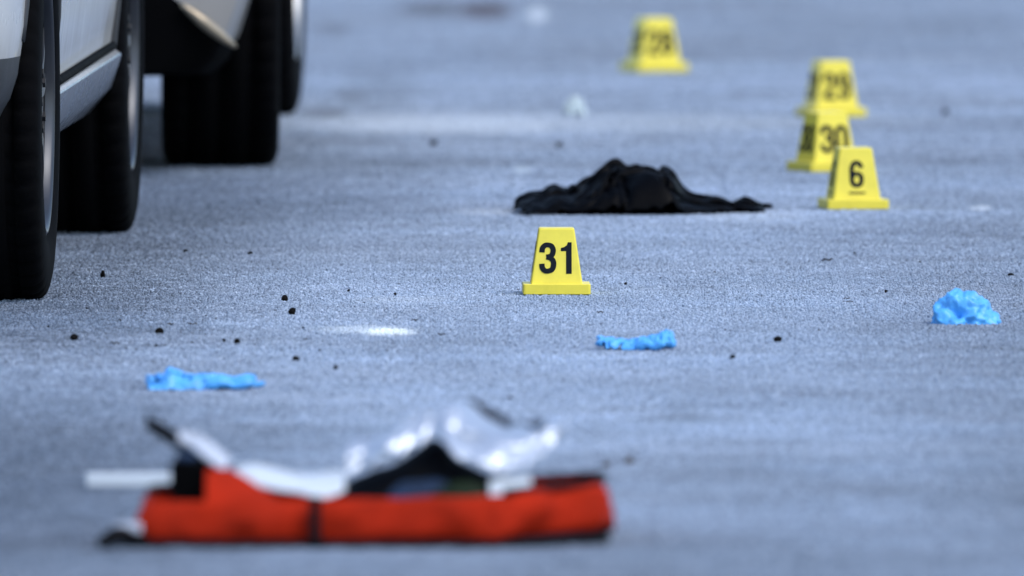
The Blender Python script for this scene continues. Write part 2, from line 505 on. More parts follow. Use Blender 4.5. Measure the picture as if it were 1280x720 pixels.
# ------------------------------------------------------------------ cars
def wheel(parent, u, v, out, rad=0.335, wid=0.215, steer=0.0, name='wheel', seed=0, alloy=None):
    M_ALLOY = alloy or globals()['M_ALLOY']
    """A road wheel: tyre with grooves, alloy rim with five split spokes, hub, nuts, brake disc. out = +1 or -1 (outer side)."""
    w_ = bpy.data.objects.new(name, None)
    COL.objects.link(w_)
    w_.parent = parent
    w_.location = (u, v, rad - 0.002)
    w_.rotation_euler = (0, 0, steer + (0 if out > 0 else math.pi))
    # +Y local is the outer side
    h = wid / 2
    rim = rad * 0.66
    prof = []
    outer = [(0.74, -0.33), (0.86, -0.32), (0.97, -0.25), (1.0, -0.16), (0.985, -0.085), (0.93, -0.035), (0.84, -0.008)]
    for (k, dr) in outer[:4]:
        prof.append((h * k, rad + dr * rad))
    prof += [(h * 0.99, rad * 0.90), (h * 0.965, rad * 0.935), (h * 0.925, rad * 0.965), (h * 0.86, rad * 0.985), (h * 0.78, rad * 0.995)]
    prof = [(h * 0.72, rim), (h * 0.80, rim * 1.01), (h * 0.95, rim * 1.08), (h * 1.0, rim * 1.18)] + prof[4:]
    tr = []
    for gx in (0.52, 0.0, -0.52):
        tr += [(h * (gx + 0.08), rad), (h * (gx + 0.07), rad - 0.006), (h * (gx - 0.07), rad - 0.006), (h * (gx - 0.08), rad)]
    mirror = [(-a_, r_) for (a_, r_) in reversed(prof)]
    full = prof + tr + mirror
    v_, f_ = lathe(full, 240)
    for q, (x_, y_, z_) in enumerate(v_):                # cross cuts that make the tread blocks
        r_ = math.hypot(x_, z_)
        if (q // len(full)) % 5 == 0 and r_ > rad * 0.955 and abs(y_) > h * 0.50:
            k_ = (r_ - 0.005) / r_
            v_[q] = (x_ * k_, y_, z_ * k_)
    tyre = obj('tyre', v_, f_, M_RUBBER, w_, True)
    tyre.data.materials.append(M_RUBBER_SIDE)
    np_ = len(full)
    side = len(prof) - 4
    for i, p in enumerate(tyre.data.polygons):
        j = i % (np_ - 1)
        if j < side or j >= np_ - 1 - side:
            p.material_index = 1
    # rim barrel and lip
    rp = [(-h * 0.75, rim * 0.98), (-h * 0.6, rim * 0.93), (h * 0.3, rim * 0.90), (h * 0.62, rim * 0.93), (h * 0.74, rim * 0.965),
          (h * 0.86, rim * 0.975), (h * 0.92, rim * 1.0), (h * 0.90, rim * 1.03), (h * 0.80, rim * 1.035)]
    v_, f_ = lathe(rp, 72)
    rm = obj('rim', v_[:], f_, M_DISC, w_, True)
    solidify(rm, 0.004)
    v_, f_ = lathe([(h * .80, rim * .955), (h * .90, rim * .965), (h * .95, rim * .985), (h * .95, rim * 1.0), (h * .90, rim * 1.02), (h * .80, rim * 1.02)], 72)
    obj('rim_lip', v_, f_, M_ALLOY, rm, True)
    # five split spokes
    for k in range(5):
        V, F = [], []
        for s in (-1, 1):
            a0 = k * 2 * math.pi / 5 + 0.3 + seed
            for (rr, da, wd, yy) in ((0.055, 0.16, 0.017, 0.80), (0.11, 0.20, 0.013, 0.84), (rim * 0.75, 0.19, 0.012, 0.83), (rim * 0.97, 0.20, 0.016, 0.80)):
                aa = a0 + s * da
                c_, s_ = math.cos(aa), math.sin(aa)
                for (tw, dy) in ((-wd, -0.022), (-wd * 0.7, 0.0), (wd * 0.7, 0.0), (wd, -0.022)):
                    V.append((rr * c_ - tw * s_, h * yy + dy, rr * s_ + tw * c_))
            o0 = len(V) - 16
            for q in range(3):
                for e in range(4):
                    F.append((o0 + q * 4 + e, o0 + q * 4 + (e + 1) % 4, o0 + (q + 1) * 4 + (e + 1) % 4, o0 + (q + 1) * 4 + e))
        obj('spoke', V, F, M_ALLOY, w_)
    v_, f_ = lathe([(h * 0.3, 0.08), (h * 0.72, 0.078), (h * 0.82, 0.066), (h * 0.86, 0.03), (h * 0.86, 0.0005)], 32)
    obj('hub_cap', v_, f_, M_ALLOY, w_, True)
    v_, f_ = lathe([(-0.005, 0.03), (-0.005, rim * 0.74), (h * 0.22, rim * 0.74), (h * 0.22, 0.03)], 48)
    obj('brake_disc', v_, f_, M_DISC, w_)
    for q in [i * 1.2566 for i in range(5)]:
        v_, f_ = tube([(0.048 * math.cos(q), h * 0.80, 0.048 * math.sin(q)), (0.048 * math.cos(q), h * 0.90, 0.048 * math.sin(q))], 0.009, 6)
        obj('lug_nut', v_, f_, M_DISC, w_)
    return w_

def lerp_tab(tab, x):
    xs, ys = zip(*tab)
    return float(np.interp(x, xs, ys))

def smooth_tab(tab, x):
    # smoothed interpolation
    return (lerp_tab(tab, x - 0.05) + lerp_tab(tab, x) * 2 + lerp_tab(tab, x + 0.05)) / 4

def build_car(spec):
    """Body lofted from cross sections (u along the car from the end towards the photographer), wheel openings cut out,
    then divided by panel lines into shell, glass, bumpers, sills and lamps."""
    L, W = spec['L'], spec['W']
    root = thing(spec['name'], spec['label'], 'car', spec['loc'], spec['rz'], spec.get('group'))
    st = np.unique(np.concatenate([np.array([0, .01, .025, .045, .07, .10, .14, .19, .25, .32]), np.linspace(.4, L - .4, 44),
                                   L - np.array([0, .01, .025, .045, .07, .10, .14, .19, .25, .32])]))
    V, ring = [], None
    for u in st:
        w0 = W / 2 * smooth_tab(spec['plan'], u) if 0.06 < u < L - 0.06 else W / 2 * lerp_tab(spec['plan'], u)
        zb = lerp_tab(spec['bottom'], u)
        zt = smooth_tab(spec['roof'], u)
        belt = min(spec['belt'], zt - 0.10)
        cab = max(0.0, min(1.0, (zt - belt - 0.12) / 0.45))
        k = max(0.55, w0 / (W / 2))
        zl = max(0.318, zb + 0.06)
        if spec['axles'][0] - 0.2 < u < spec['axles'][1] + 0.2:          # sill with a ledge
            ins = (.110, .062, .022, .006, .003, .018, .022, .016, .006)
        else:                                                            # smooth bumper skirt, tucked in below
            ins = spec['tuck']
        hts = (zb + .004, zb + .25 * (zl - zb), zb + .62 * (zl - zb), zl, zl + .012, zl + .022, zl + .032, zl + .072, zl + .15)
        sec = [(0.0, zb), (w0 * 0.6, zb)] + [(w0 - i_, h_) for i_, h_ in zip(ins, hts)]
        sec += [(w0, (zl + .15 + belt) / 2), (w0 - 0.006, belt - 0.12), (w0 - 0.028, belt - 0.02), (w0 - 0.05, belt), (w0 - 0.058 - 0.02 * cab, belt + 0.012)]
        top = zt
        rail = w0 - 0.09 - 0.17 * cab
        for t in (0.2, 0.4, 0.6, 0.8):
            sec.append((w0 - 0.065 + (rail - w0 + 0.065) * (t + 0.06 * math.sin(math.pi * t)), belt + 0.015 + (top - 0.05 - belt) * t))
        sec += [(rail - 0.01, top - 0.035), (rail - 0.05, top - 0.012), (rail * 0.6, top + 0.008), (0.0, top + 0.016)]
        half = sec
        full = half + [(-y_, z_) for (y_, z_) in reversed(half[1:-1])]
        ring = len(full)
        for (y_, z_) in full:
            V.append((u, y_, z_))
    n = len(st)
    F = grid_faces(n, ring, closed_v=True)
    F.append(tuple(range(ring)))
    F.append(tuple((n - 1) * ring + q for q in reversed(range(ring))))
    mats = [M_WHITE_PAINT, M_BLACK_PLASTIC]
    me = mesh('body_shell', V, F, mats, True)
    bm = bmesh.new(); bm.from_mesh(me)
    bmesh.ops.recalc_face_normals(bm, faces=bm.faces)
    bm.to_mesh(me); bm.free()
    tmp = link('body_shell', me)
    # cut the wheel openings
    cv, cf = [], []
    for u in spec['axles']:
        for s in (-1, 1):
            nn = 40
            o = len(cv)
            ya, yb = s * (W / 2 - 0.30), s * (W / 2 + 0.12)
            for yy in (ya, yb):
                for q in range(nn):
                    an = 2 * math.pi * q / nn
                    cv.append((u + spec['arch'] * math.cos(an), yy, spec['rad'] + 0.012 + spec['arch'] * math.sin(an)))
            for q in range(nn):
                cf.append((o + q, o + (q + 1) % nn, o + nn + (q + 1) % nn, o + nn + q))
            cf.append(tuple(o + q for q in reversed(range(nn)))); cf.append(tuple(o + nn + q for q in range(nn)))
    cme = mesh('cutter', cv, cf, [M_WHITE_PAINT, M_BLACK_PLASTIC], idx=[1] * len(cf))
    bm = bmesh.new(); bm.from_mesh(cme)
    bmesh.ops.recalc_face_normals(bm, faces=bm.faces)
    bm.to_mesh(cme); bm.free()
    cut = link('cutter', cme)
    md = tmp.modifiers.new('arch', 'BOOLEAN')
    md.operation, md.object, md.solver = 'DIFFERENCE', cut, 'EXACT'
    bpy.context.view_layer.update()
    ev = bpy.data.meshes.new_from_object(tmp.evaluated_get(bpy.context.evaluated_depsgraph_get()))
    bpy.data.objects.remove(tmp); bpy.data.objects.remove(cut)
    bm = bmesh.new(); bm.from_mesh(ev)
    for (co, no) in spec['cuts']:
        bmesh.ops.bisect_plane(bm, geom=bm.verts[:] + bm.edges[:] + bm.faces[:], plane_co=co, plane_no=no, dist=1e-5)
    groups = {}
    for f in bm.faces:
        c = f.calc_center_median()
        key = spec['classify'](c, f.normal)
        if f.material_index == 1:
            key = 'wheel_arch_liner#%d%d' % (c.x > L / 2, c.y > 0)
        groups.setdefault(key, []).append(f.index)
    bm.faces.ensure_lookup_table()
    objs = {}
    for key, ids in groups.items():
        vm, V2, F2, SM = {}, [], [], []
        for i in ids:
            ff = []
            for v in bm.faces[i].verts:
                if v.index not in vm:
                    vm[v.index] = len(V2); V2.append(v.co.copy())
                ff.append(vm[v.index])
            F2.append(ff)
        o = obj(key.split('#')[0], V2, F2, spec['mats'].get(key, M_BLACK_PLASTIC), root, True)
        o.data.set_sharp_from_angle(angle=R(32))
        objs[key] = o
    bm.free()
    # arch lips
    for u in spec['axles']:
        for s in (-1, 1):
            path = []
            for q in np.linspace(*((R(-4), R(165)) if u < L / 2 else (R(15), R(184))), 40):
                x_, z_ = u + (spec['arch'] + 0.004) * math.cos(q), spec['rad'] + 0.012 + (spec['arch'] + 0.004) * math.sin(q)
                wl = W / 2 * lerp_tab(spec['plan'], x_)
                inset = float(np.interp(z_, [0.2, 0.30, .34, .46, .6], [.055, .022, .018, .006, 0]))
                path.append((x_, s * (wl - inset - 0.004), z_))
            v_, f_ = tube(path, 0.010, 8)
            obj('wheel_arch_lip', v_, f_, spec['lip'], root, True)
    # wheels
    for i, u in enumerate(spec['axles']):
        for s in (-1, 1):
            wheel(root, u, s * (W / 2 - spec['wid'] / 2 + spec['proud'][i]), s, spec['rad'], spec['wid'], spec['steer'][i], seed=spec['spin'][i], alloy=spec.get('alloy'))
    # mirrors, handles, plate
    for s in (-1, 1):
        um = spec['mirror_u']
        v_, f_ = tube([(um, s * (W / 2 - 0.05), spec['belt'] + 0.04), (um, s * (W / 2 + 0.05), spec['belt'] + 0.07), (um, s * (W / 2 + 0.10), spec['belt'] + 0.08),
                       (um, s * (W / 2 + 0.17), spec['belt'] + 0.08), (um, s * (W / 2 + 0.19), spec['belt'] + 0.08)], [0.02, 0.03, 0.075, 0.07, 0.03], 14)
        obj('door_mirror', v_, f_, M_WHITE_PAINT, root, True)
        for uh in spec['handles']:
            v_, f_ = tube([(uh - 0.1, s * (W / 2 - 0.006), 0.80), (uh - 0.08, s * (W / 2 + 0.022), 0.80), (uh + 0.08, s * (W / 2 + 0.022), 0.80), (uh + 0.1, s * (W / 2 - 0.006), 0.80)], 0.012, 8)
            obj('door_handle', v_, f_, M_WHITE_PAINT, root, True)
    for (ue, nx) in ((-0.012, 0), (L - 0.012, 0)):
        v_, f_ = box_v(ue, ue + 0.024, -0.25, 0.25, 0.56, 0.67)
        bevel(obj('number_plate', v_, f_, M_PLATE, root), 0.004)
    return root, objs

def place(pt_a, pt_b):
    d = pt_b - pt_a
    return math.atan2(d.y, d.x)

# car one: rear end nearest; outer faces of its right-hand tyres measured on the road
A1, B1 = ground(66, 375), ground(172, 291)
rz1 = place(A1, B1)
dir1 = Vector((math.cos(rz1), math.sin(rz1), 0)); nor1 = Vector((dir1.y, -dir1.x, 0))   # nor1 points to the right of the car
WB1 = (B1 - A1).length
W1, OV1 = 1.80, 0.80
loc1 = A1 - dir1 * OV1 - nor1 * (W1 / 2 + 0.005)

def cls1(c, nrm):
    u, y, z = c
    ax0, ax1 = OV1, OV1 + WB1
    if z > 1.0 and 0.0 < u:
        if 0.96 < z < 1.50:
            if abs(nrm.y) > 0.6 and 0.75 < u < 3.05 and not (1.78 < u < 1.86):
                return 'side_window#l' if y > 0 else 'side_window#r'
            if abs(y) < 0.60 and u < 0.55:
                return 'rear_window'
            if abs(y) < 0.62 and u > 2.75 and abs(nrm.y) < 0.6:
                return 'windscreen'
    if z < 0.332 and ax0 < u < ax1 and z > 0.185 and abs(y) > 0.6:
        return 'sill_trim#l' if y > 0 else 'sill_trim#r'
    if z < 0.42 and u < ax0:
        return 'rear_bumper_skirt'
    if z < 0.42 and u > ax1:
        return 'front_bumper_skirt'
    if z < 0.21:
        return 'underbody'
    if 0.70 < z < 0.92 and u < 0.30 and abs(y) > 0.55:
        return 'tail_lamp#l' if y > 0 else 'tail_lamp#r'
    if 0.60 < z < 0.76 and u > OV1 + WB1 + 0.45 and abs(y) > 0.45:
        return 'headlamp#l' if y > 0 else 'headlamp#r'
    return 'body_shell'

L1 = OV1 + WB1 + 0.85
zp = lambda z: ((0, 0, z), (0, 0, 1))
up = lambda u: ((u, 0, 0), (1, 0, 0))
yp = lambda y: ((0, y, 0), (0, 1, 0))
spec1 = dict(
    tuck=(.150, .115, .075, .042, .036, .030, .024, .012, .003),
    name='white_car', label='white car with silver sill trim and grey bumper skirt, parked beside marker 31',
    loc=loc1, rz=rz1, group='parked white cars', L=L1, W=W1, rad=0.335, arch=0.375, wid=0.215, axles=(OV1, OV1 + WB1), proud=(0.002, 0.002), steer=(0, 0), spin=(0.0, 0.5),
    plan=[(0, .62), (.03, .74), (.08, .84), (.16, .915), (.28, .958), (.45, .982), (.8, .995), (1.2, 1.0), (L1 - 1.1, 1.0), (L1 - .6, .96), (L1 - .3, .88), (L1 - .1, .76), (L1, .6)],
    bottom=[(0, .40), (.15, .33), (.35, .245), (.5, .205), (L1 - .5, .19), (L1 - .2, .22), (L1, .30)],
    roof=[(0, .93), (.08, 1.0), (.25, 1.2), (.5, 1.46), (.8, 1.56), (1.6, 1.61), (2.3, 1.59), (2.75, 1.48), (3.35, 1.08), (L1 - .5, .98), (L1 - .15, .85), (L1, .70)],
    belt=0.95, mirror_u=2.95, handles=(1.35, 2.3), lip=M_CLADDING, classify=cls1,
    cuts=[zp(0.332), zp(0.42), zp(0.185), zp(0.21), zp(1.0), zp(1.5), zp(0.7), zp(0.92), zp(0.6), zp(0.76), up(0.75), up(3.05), up(1.78), up(1.86), yp(.6), yp(-.6), yp(.62), yp(-.62), up(.3), yp(.55), yp(-.55), up(.55), up(2.75)],
    mats={'body_shell': M_WHITE_PAINT, 'side_window#l': M_GLASS_DARK, 'side_window#r': M_GLASS_DARK, 'rear_window': M_GLASS_DARK, 'windscreen': M_GLASS_DARK,
          'sill_trim#l': M_SILVER_TRIM, 'sill_trim#r': M_SILVER_TRIM, 'rear_bumper_skirt': M_CLADDING, 'front_bumper_skirt': M_CLADDING, 'underbody': M_BLACK_PLASTIC,
          'tail_lamp#l': M_LAMP_RED, 'tail_lamp#r': M_LAMP_RED, 'headlamp#l': M_LAMP_CLEAR, 'headlamp#r': M_LAMP_CLEAR})
car1, parts1 = build_car(spec1)
for s_ in (-1, 1):                      # dark gap between the doors and the silver sill
    pth = [(u_, s_ * (W1 / 2 - 0.0175), 0.345) for u_ in np.linspace(OV1 + 0.40, OV1 + WB1 - 0.40, 14)]
    v_, f_ = tube(pth, 0.0075, 8)
    obj('sill_gap_seal', v_, f_, M_BLACK_PLASTIC, car1, True)

# car two: front end nearest, wheels turned
rz2 = math.pi / 2 - R(0.85)
dir2 = Vector((math.cos(rz2), math.sin(rz2), 0)); nor2 = Vector((dir2.y, -dir2.x, 0))
B2 = ground(376, 144)                 # outer face of its far right-hand tyre
WB2, OV2, W2 = 2.58, 0.72, 1.76
A2 = B2 - dir2 * WB2
loc2 = A2 - dir2 * OV2 - nor2 * (W2 / 2 + 0.005)
L2 = OV2 + WB2 + 0.75

def cls2(c, nrm):
    u, y, z = c
    if 0.98 < z < 1.38:
        if abs(nrm.y) > 0.6 and 1.35 < u < 3.25 and not (2.3 < u < 2.38):
            return 'side_window#l' if y > 0 else 'side_window#r'
        if abs(y) < 0.6 and u < 1.9 and abs(nrm.y) < 0.6:
            return 'windscreen'
        if abs(y) < 0.6 and u > 3.1 and abs(nrm.y) < 0.6:
            return 'rear_window'
    if u < OV2 - 0.3 and z < 0.50 and z < 0.225 + 0.80 * (0.868 - abs(y)):
        return 'lower_grille'
    if z < 0.17 and abs(nrm.z) > 0.7:
        return 'underbody'
    if 0.60 < z < 0.74 and u < 0.45 and abs(y) > 0.45:
        return 'headlamp#l' if y > 0 else 'headlamp#r'
    if 0.70 < z < 0.85 and u > L2 - 0.3 and abs(y) > 0.5:
        return 'tail_lamp#l' if y > 0 else 'tail_lamp#r'
    return 'body_shell'

spec2 = dict(
    tuck=(.085, .055, .034, .018, .014, .011, .008, .004, .0),
    name='white_car', label='white car with black lower grille, parked beyond the car with silver sill trim',
    loc=loc2, rz=rz2, group='parked white cars', L=L2, W=W2, rad=0.335, arch=0.375, wid=0.222, axles=(OV2, OV2 + WB2), proud=(0.023, 0.004), steer=(R(1.7), R(-1.2)), spin=(0.2, 0.1), alloy=M_ALLOY_PALE,
    plan=[(0, .88), (.02, .945), (.05, .975), (.10, .986), (.18, .989), (.28, .991), (.45, .994), (.8, .997), (1.2, 1.0), (L2 - 1.0, 1.0), (L2 - .6, .97), (L2 - .3, .9), (L2 - .1, .78), (L2, .62)],
    bottom=[(0, .20), (.15, .19), (.35, .185), (.5, .16), (L2 - .6, .16), (L2 - .3, .20), (L2, .30)],
    roof=[(0, .62), (.08, .72), (.25, .82), (.9, .96), (1.15, 1.02), (1.85, 1.40), (2.3, 1.46), (3.0, 1.43), (3.5, 1.2), (3.8, 1.06), (L2 - .1, .98), (L2, .85)],
    belt=0.92, mirror_u=1.45, handles=(2.1, 2.95), lip=M_BLACK_PLASTIC, classify=cls2,
    cuts=[zp(.98), zp(1.38), zp(.5), zp(.17), zp(.6), zp(.74), zp(.7), zp(.85), up(1.35), up(3.25), up(2.3), up(2.38), up(OV2 - 0.3), yp(.6), yp(-.6), yp(.45), yp(-.45),
          ((0, .868, .225), (0, .80, 1)), ((0, -.868, .225), (0, -.80, 1)), up(1.9), up(3.1)],
    mats={'body_shell': M_WHITE_PAINT, 'side_window#l': M_GLASS_DARK, 'side_window#r': M_GLASS_DARK, 'rear_window': M_GLASS_DARK, 'windscreen': M_GLASS_DARK,
          'lower_grille': M_BLACK_PLASTIC, 'underbody': M_BLACK_PLASTIC, 'tail_lamp#l': M_LAMP_RED, 'tail_lamp#r': M_LAMP_RED, 'headlamp#l': M_LAMP_CLEAR, 'headlamp#r': M_LAMP_CLEAR})
car2, parts2 = build_car(spec2)
for s in (-1, 1):                       # warm metal trim along the grille edge
    pth = []
    for t in np.linspace(0, 1, 12):
        y_ = 0.838 - 0.10 * t
        z_ = 0.225 + 0.80 * (0.868 - y_)
        u_ = float(np.interp(y_ / (W2 / 2), [.88, .945, .975, .986, .989], [0, .02, .05, .10, .18])) - 0.012
        pth.append((u_, s * y_, z_))
    v_, f_ = tube(pth, [0.003 + 0.009 * math.sin(math.pi * t) for t in np.linspace(0.05, 0.95, 12)], 10)
    obj('grille_trim', v_, f_, M_BEIGE_TRIM, car2, True)

# ------------------------------------------------------------------ evidence markers
STROKE = [0]
def ribbon(pts, w, closed=False, n=36):
    STROKE[0] += 1
    dz = 0.00015 * (STROKE[0] % 3)
    P = spline(pts, n, closed)
    V, F = [], []
    m = len(P)
    for i in range(m):
        a_ = P[(i - 1) % m] if closed else P[max(0, i - 1)]
        b_ = P[(i + 1) % m] if closed else P[min(m - 1, i + 1)]
        t = b_ - a_
        t = t / (np.linalg.norm(t) + 1e-9)
        nn = np.array([-t[1], t[0]])
        ww = w * (0.92 + 0.10 * abs(t[1]))
        V += [(*(P[i] + nn * ww / 2), dz), (*(P[i] - nn * ww / 2), dz)]
    for i in range(m if closed else m - 1):
        j = (i + 1) % m
        F.append((2 * i, 2 * i + 1, 2 * j + 1, 2 * j))
    return V, F

def oval(cx, cy, rx, ry, p=2.6, n=16):
    out = []
    for k in range(n):
        q = 2 * math.pi * k / n
        c_, s_ = math.cos(q), math.sin(q)
        out.append((cx + rx * math.copysign(abs(c_) ** (2 / p), c_), cy + ry * math.copysign(abs(s_) ** (2 / p), s_)))
    return out

SW = 0.168
def digit(ch):
    if ch == '1':
        v = [(-.17, .72), (-.17, .82), (-.06, .85), (.02, .91), (.05, 1), (.17, 1), (.17, 0), (-.005, 0), (-.005, .72)]
        return v, [(0, 1, 2, 8), (2, 3, 8), (3, 4, 5, 8), (5, 6, 7, 8)]
    if ch == '3':
        return merge(ribbon([(-.185, .68), (-.17, .81), (-.09, .90), (.0, .915), (.11, .88), (.165, .77), (.15, .64), (.08, .56), (-.05, .535)], SW),
                     ribbon([(-.05, .53), (.08, .50), (.165, .41), (.18, .28), (.13, .14), (.0, .085), (-.10, .10), (-.175, .19), (-.19, .32)], SW))
    if ch == '0':
        return ribbon(oval(0, .5, .18, .415), SW, True, 56)
    if ch == '6':
        return merge(ribbon(oval(0, .30, .175, .215, 2.3), SW, True, 44),
                     ribbon([(-.175, .30), (-.18, .5), (-.17, .72), (-.10, .88), (.0, .915), (.10, .88), (.16, .78), (.17, .72)], SW))
    if ch == '9':
        v, f = digit('6')
        return [(-q[0], 1 - q[1], q[2]) for q in v], f
    if ch == '8':
        return merge(ribbon(oval(0, .715, .155, .20, 2.2), SW, True, 40), ribbon(oval(0, .29, .178, .205, 2.2), SW, True, 40))
    if ch == '2':
        return merge(ribbon([(-.175, .66), (-.165, .80), (-.09, .90), (.0, .915), (.11, .88), (.165, .76), (.14, .60), (.03, .42), (-.10, .24), (-.165, .10)], SW),
                     ([(-.25, 0), (.255, 0), (.255, .15), (-.25, .15)], [(0, 1, 2, 3)]))

MB, MBB, MT, MF, MH = 0.113, 0.087, 0.059, 0.0175, 0.110      # base, body foot, top, flange height, height

def numeral_mesh(text, size, underline=False):
    V, F = [], []
    adv = 0.56
    for i, ch in enumerate(text):
        v, f = digit(ch)
        off = (i - (len(text) - 1) / 2) * adv + (0.02 if ch == '1' else 0)
        o = len(V)
        V += [((q[0] + off) * size, (q[1] - 0.5) * size, q[2] if len(q) > 2 else 0.0) for q in v]
        F += [tuple(q + o for q in ff) for ff in f]
    if underline:
        o = len(V)
        V += [(x * size, y * size, 0.0) for x, y in ((-.30, -.72), (.30, -.72), (.30, -.655), (-.30, -.655))]
        F.append((o, o + 1, o + 2, o + 3))
    return V, F

def square_ring(h, z, r=0.004):
    out = []
    for (sx, sy, a0) in ((1, 1, 0), (-1, 1, 90), (-1, -1, 180), (1, -1, 270)):
        for k in range(4):
            q = R(a0 + 30 * k)
            out.append((sx * (h - r) + r * math.cos(q), sy * (h - r) + r * math.sin(q), z))
    return out

def loft_rings(rings, cap=True):
    n = len(rings[0])
    V = [p for r_ in rings for p in r_]
    F = grid_faces(len(rings), n, closed_v=True)
    F = [tuple(f) for f in F]
    if cap:
        F.append(tuple(reversed(range(n))))
        F.append(tuple((len(rings) - 1) * n + q for q in range(n)))
    return V, F

fv, ff = loft_rings([square_ring(MB / 2 - .001, 0.0), square_ring(MB / 2, .0012), square_ring(MB / 2, MF - .0012), square_ring(MB / 2 - .0012, MF)])
ME_FLANGE = mesh('base_flange', fv, ff, M_YELLOW)
bv, bf = loft_rings([square_ring(MBB / 2, MF - .001, .003), square_ring(MT / 2 + .0004, MH - .002, .003), square_ring(MT / 2 - .0016, MH, .003)])
ME_BODY = mesh('cone_body', bv, bf, M_YELLOW)

def marker(text, px, py, yaw, label, size=0.053, underline=False, zc=0.0605, tilt=0.0):
    p = ground(px, py)
    t = thing('evidence_marker', label, 'marker', (p.x, p.y, 0.0035), R(yaw), 'numbered yellow evidence markers')
    link('base_flange', ME_FLANGE, t)
    link('cone_body', ME_BODY, t)
    V, F = numeral_mesh(text, size, underline)
    slope = math.atan2((MBB - MT) / 2, MH - MF)
    half = MBB / 2 - (zc - MF) * math.tan(slope)
    me = mesh('numeral', [(x, -0.0006 - d, y) for x, y, d in V], F, M_INK)
    for k in range(4):
        o = link('numeral', me, t)
        o.matrix_local = Matrix.Rotation(k * math.pi / 2, 4, 'Z') @ Matrix.Translation((0, -half, zc)) @ Matrix.Rotation(-slope, 4, 'X')
    return t

def mk_center(px_l, px_r, py, yaw):
    """Centre of a marker standing on the road whose nearest edge lies at py."""
    back = (math.cos(R(abs(yaw))) + math.sin(R(abs(yaw)))) * MB / 2
    p = ground((px_l + px_r) / 2, py)
    return p, back

def put_marker(text, xl, xr, py, yaw, label, **kw):
    p, back = mk_center(xl, xr, py, yaw)
    t = marker(text, (xl + xr) / 2, py, yaw, label, **kw)
    t.location.y += back
    return t

put_marker('31', 653, 738, 371, 1.0, 'yellow evidence marker numbered 31 standing alone in front of the black garment')
put_marker('6', 1022, 1112, 264.5, 9.0, 'yellow evidence marker with a single underlined digit, 6, in front of the marker numbered 30', size=0.050, underline=True, zc=0.063)
put_marker('30', 983, 1083, 217.5, 24.0, 'yellow evidence marker numbered 30, partly hidden behind the underlined 6')
put_marker('29', 994, 1084.5, 149, 17.0, 'yellow evidence marker numbered 29, just behind the marker numbered 30')
put_marker('28', 774, 861.5, 92.5, 20.0, 'yellow evidence marker numbered 28, blurred and standing apart beyond the white tissue')

# ------------------------------------------------------------------ soft things
def remesh(o, vox, smooth_it=4):
    m = o.modifiers.new('one_surface', 'REMESH')
    m.mode, m.voxel_size, m.use_smooth_shade = 'VOXEL', vox, True
    if smooth_it:
        s = o.modifiers.new('soften', 'SMOOTH')
        s.factor, s.iterations = 0.5, smooth_it
    return o

def mound(outline_top, depth, base=0.0, seed=0, nu=90, nv=40, ridge=0.5, fx=14.0, fy=9.0, floor=0.001):
    """Heaped soft material: height follows the given crest line, broken up by folds. outline_top: (x, z) points."""
    xs, zs = zip(*outline_top)
    V = []
    x0, x1 = xs[0], xs[-1]
    for i in range(nu):
        u = i / (nu - 1)
        x = x0 + (x1 - x0) * u
        zt = float(np.interp(x, xs, zs))
        dep = depth(u)
        for j in range(nv):
            v = j / (nv - 1)
            yy = (v - 0.5) * dep + 0.03 * dep * fbm(x * 20, seed + 3.3, v * 3)
            body = max(0.0, math.sin(math.pi * v)) ** 0.55
            nz = mnoise.ridged_multi_fractal(Vector((x * fx + seed, yy * fy - x * 5, seed * 0.7)), 1.0, 2.1, 4, 1.0, 2.0)
            k = 1 - ridge + ridge * min(1.35, nz * 0.62)
            env = 1.0 - 0.35 * abs(v - 0.55)
            V.append((x, yy, floor + max(0.0, zt * body * k * env * 1.12)))
    mx = np.array([max(V[i * nv + j][2] for j in range(nv)) for i in range(nu)])
    want = np.array([float(np.interp(x0 + (x1 - x0) * i / (nu - 1), xs, zs)) for i in range(nu)]) + floor
    sc_ = np.convolve(np.pad(want / np.maximum(mx, 1e-4), 2, mode='edge'), np.ones(5) / 5, 'valid')
    V = [(q[0], q[1], q[2] * sc_[i // nv]) for i, q in enumerate(V)]
    top = len(V)
    V += [(p[0], p[1], 0.0) for p in V[:top]]
    F = [tuple(f) for f in grid_faces(nu, nv)]
    F += [tuple(reversed([q + top for q in f])) for f in grid_faces(nu, nv)]
    for i in range(nu - 1):
        F.append((i * nv, top + i * nv, top + (i + 1) * nv, (i + 1) * nv))
        F.append((i * nv + nv - 1, (i + 1) * nv + nv - 1, top + (i + 1) * nv + nv - 1, top + i * nv + nv - 1))
    for j in range(nv - 1):
        F.append((j, j + 1, top + j + 1, top + j))
        b_ = (nu - 1) * nv
        F.append((b_ + j, top + b_ + j, top + b_ + j + 1, b_ + j + 1))
    return V, F

# black garment dropped in the road
GX, GY = 805, 271
gs = px_per_m(GY)
sil = [(70, 285), (78, 258), (110, 228), (160, 215), (210, 215), (250, 182), (300, 190), (330, 198), (352, 178), (430, 150), (460, 110), (490, 86), (545, 70), (600, 90), (640, 95), (700, 105),
       (750, 110), (795, 130), (812, 175), (830, 206), (860, 222), (930, 232), (985, 238), (1028, 250), (1045, 272), (1080, 250), (1120, 238), (1150, 262), (1200, 266), (1240, 288)]
crest = []
for (zx, zy) in sil:
    fx_, fy_ = 620 + zx / 3.556, 180 + zy / 3.556
    crest.append(((fx_ - GX) / gs, max(0.004, (266.5 - fy_) / gs * 1.02)))

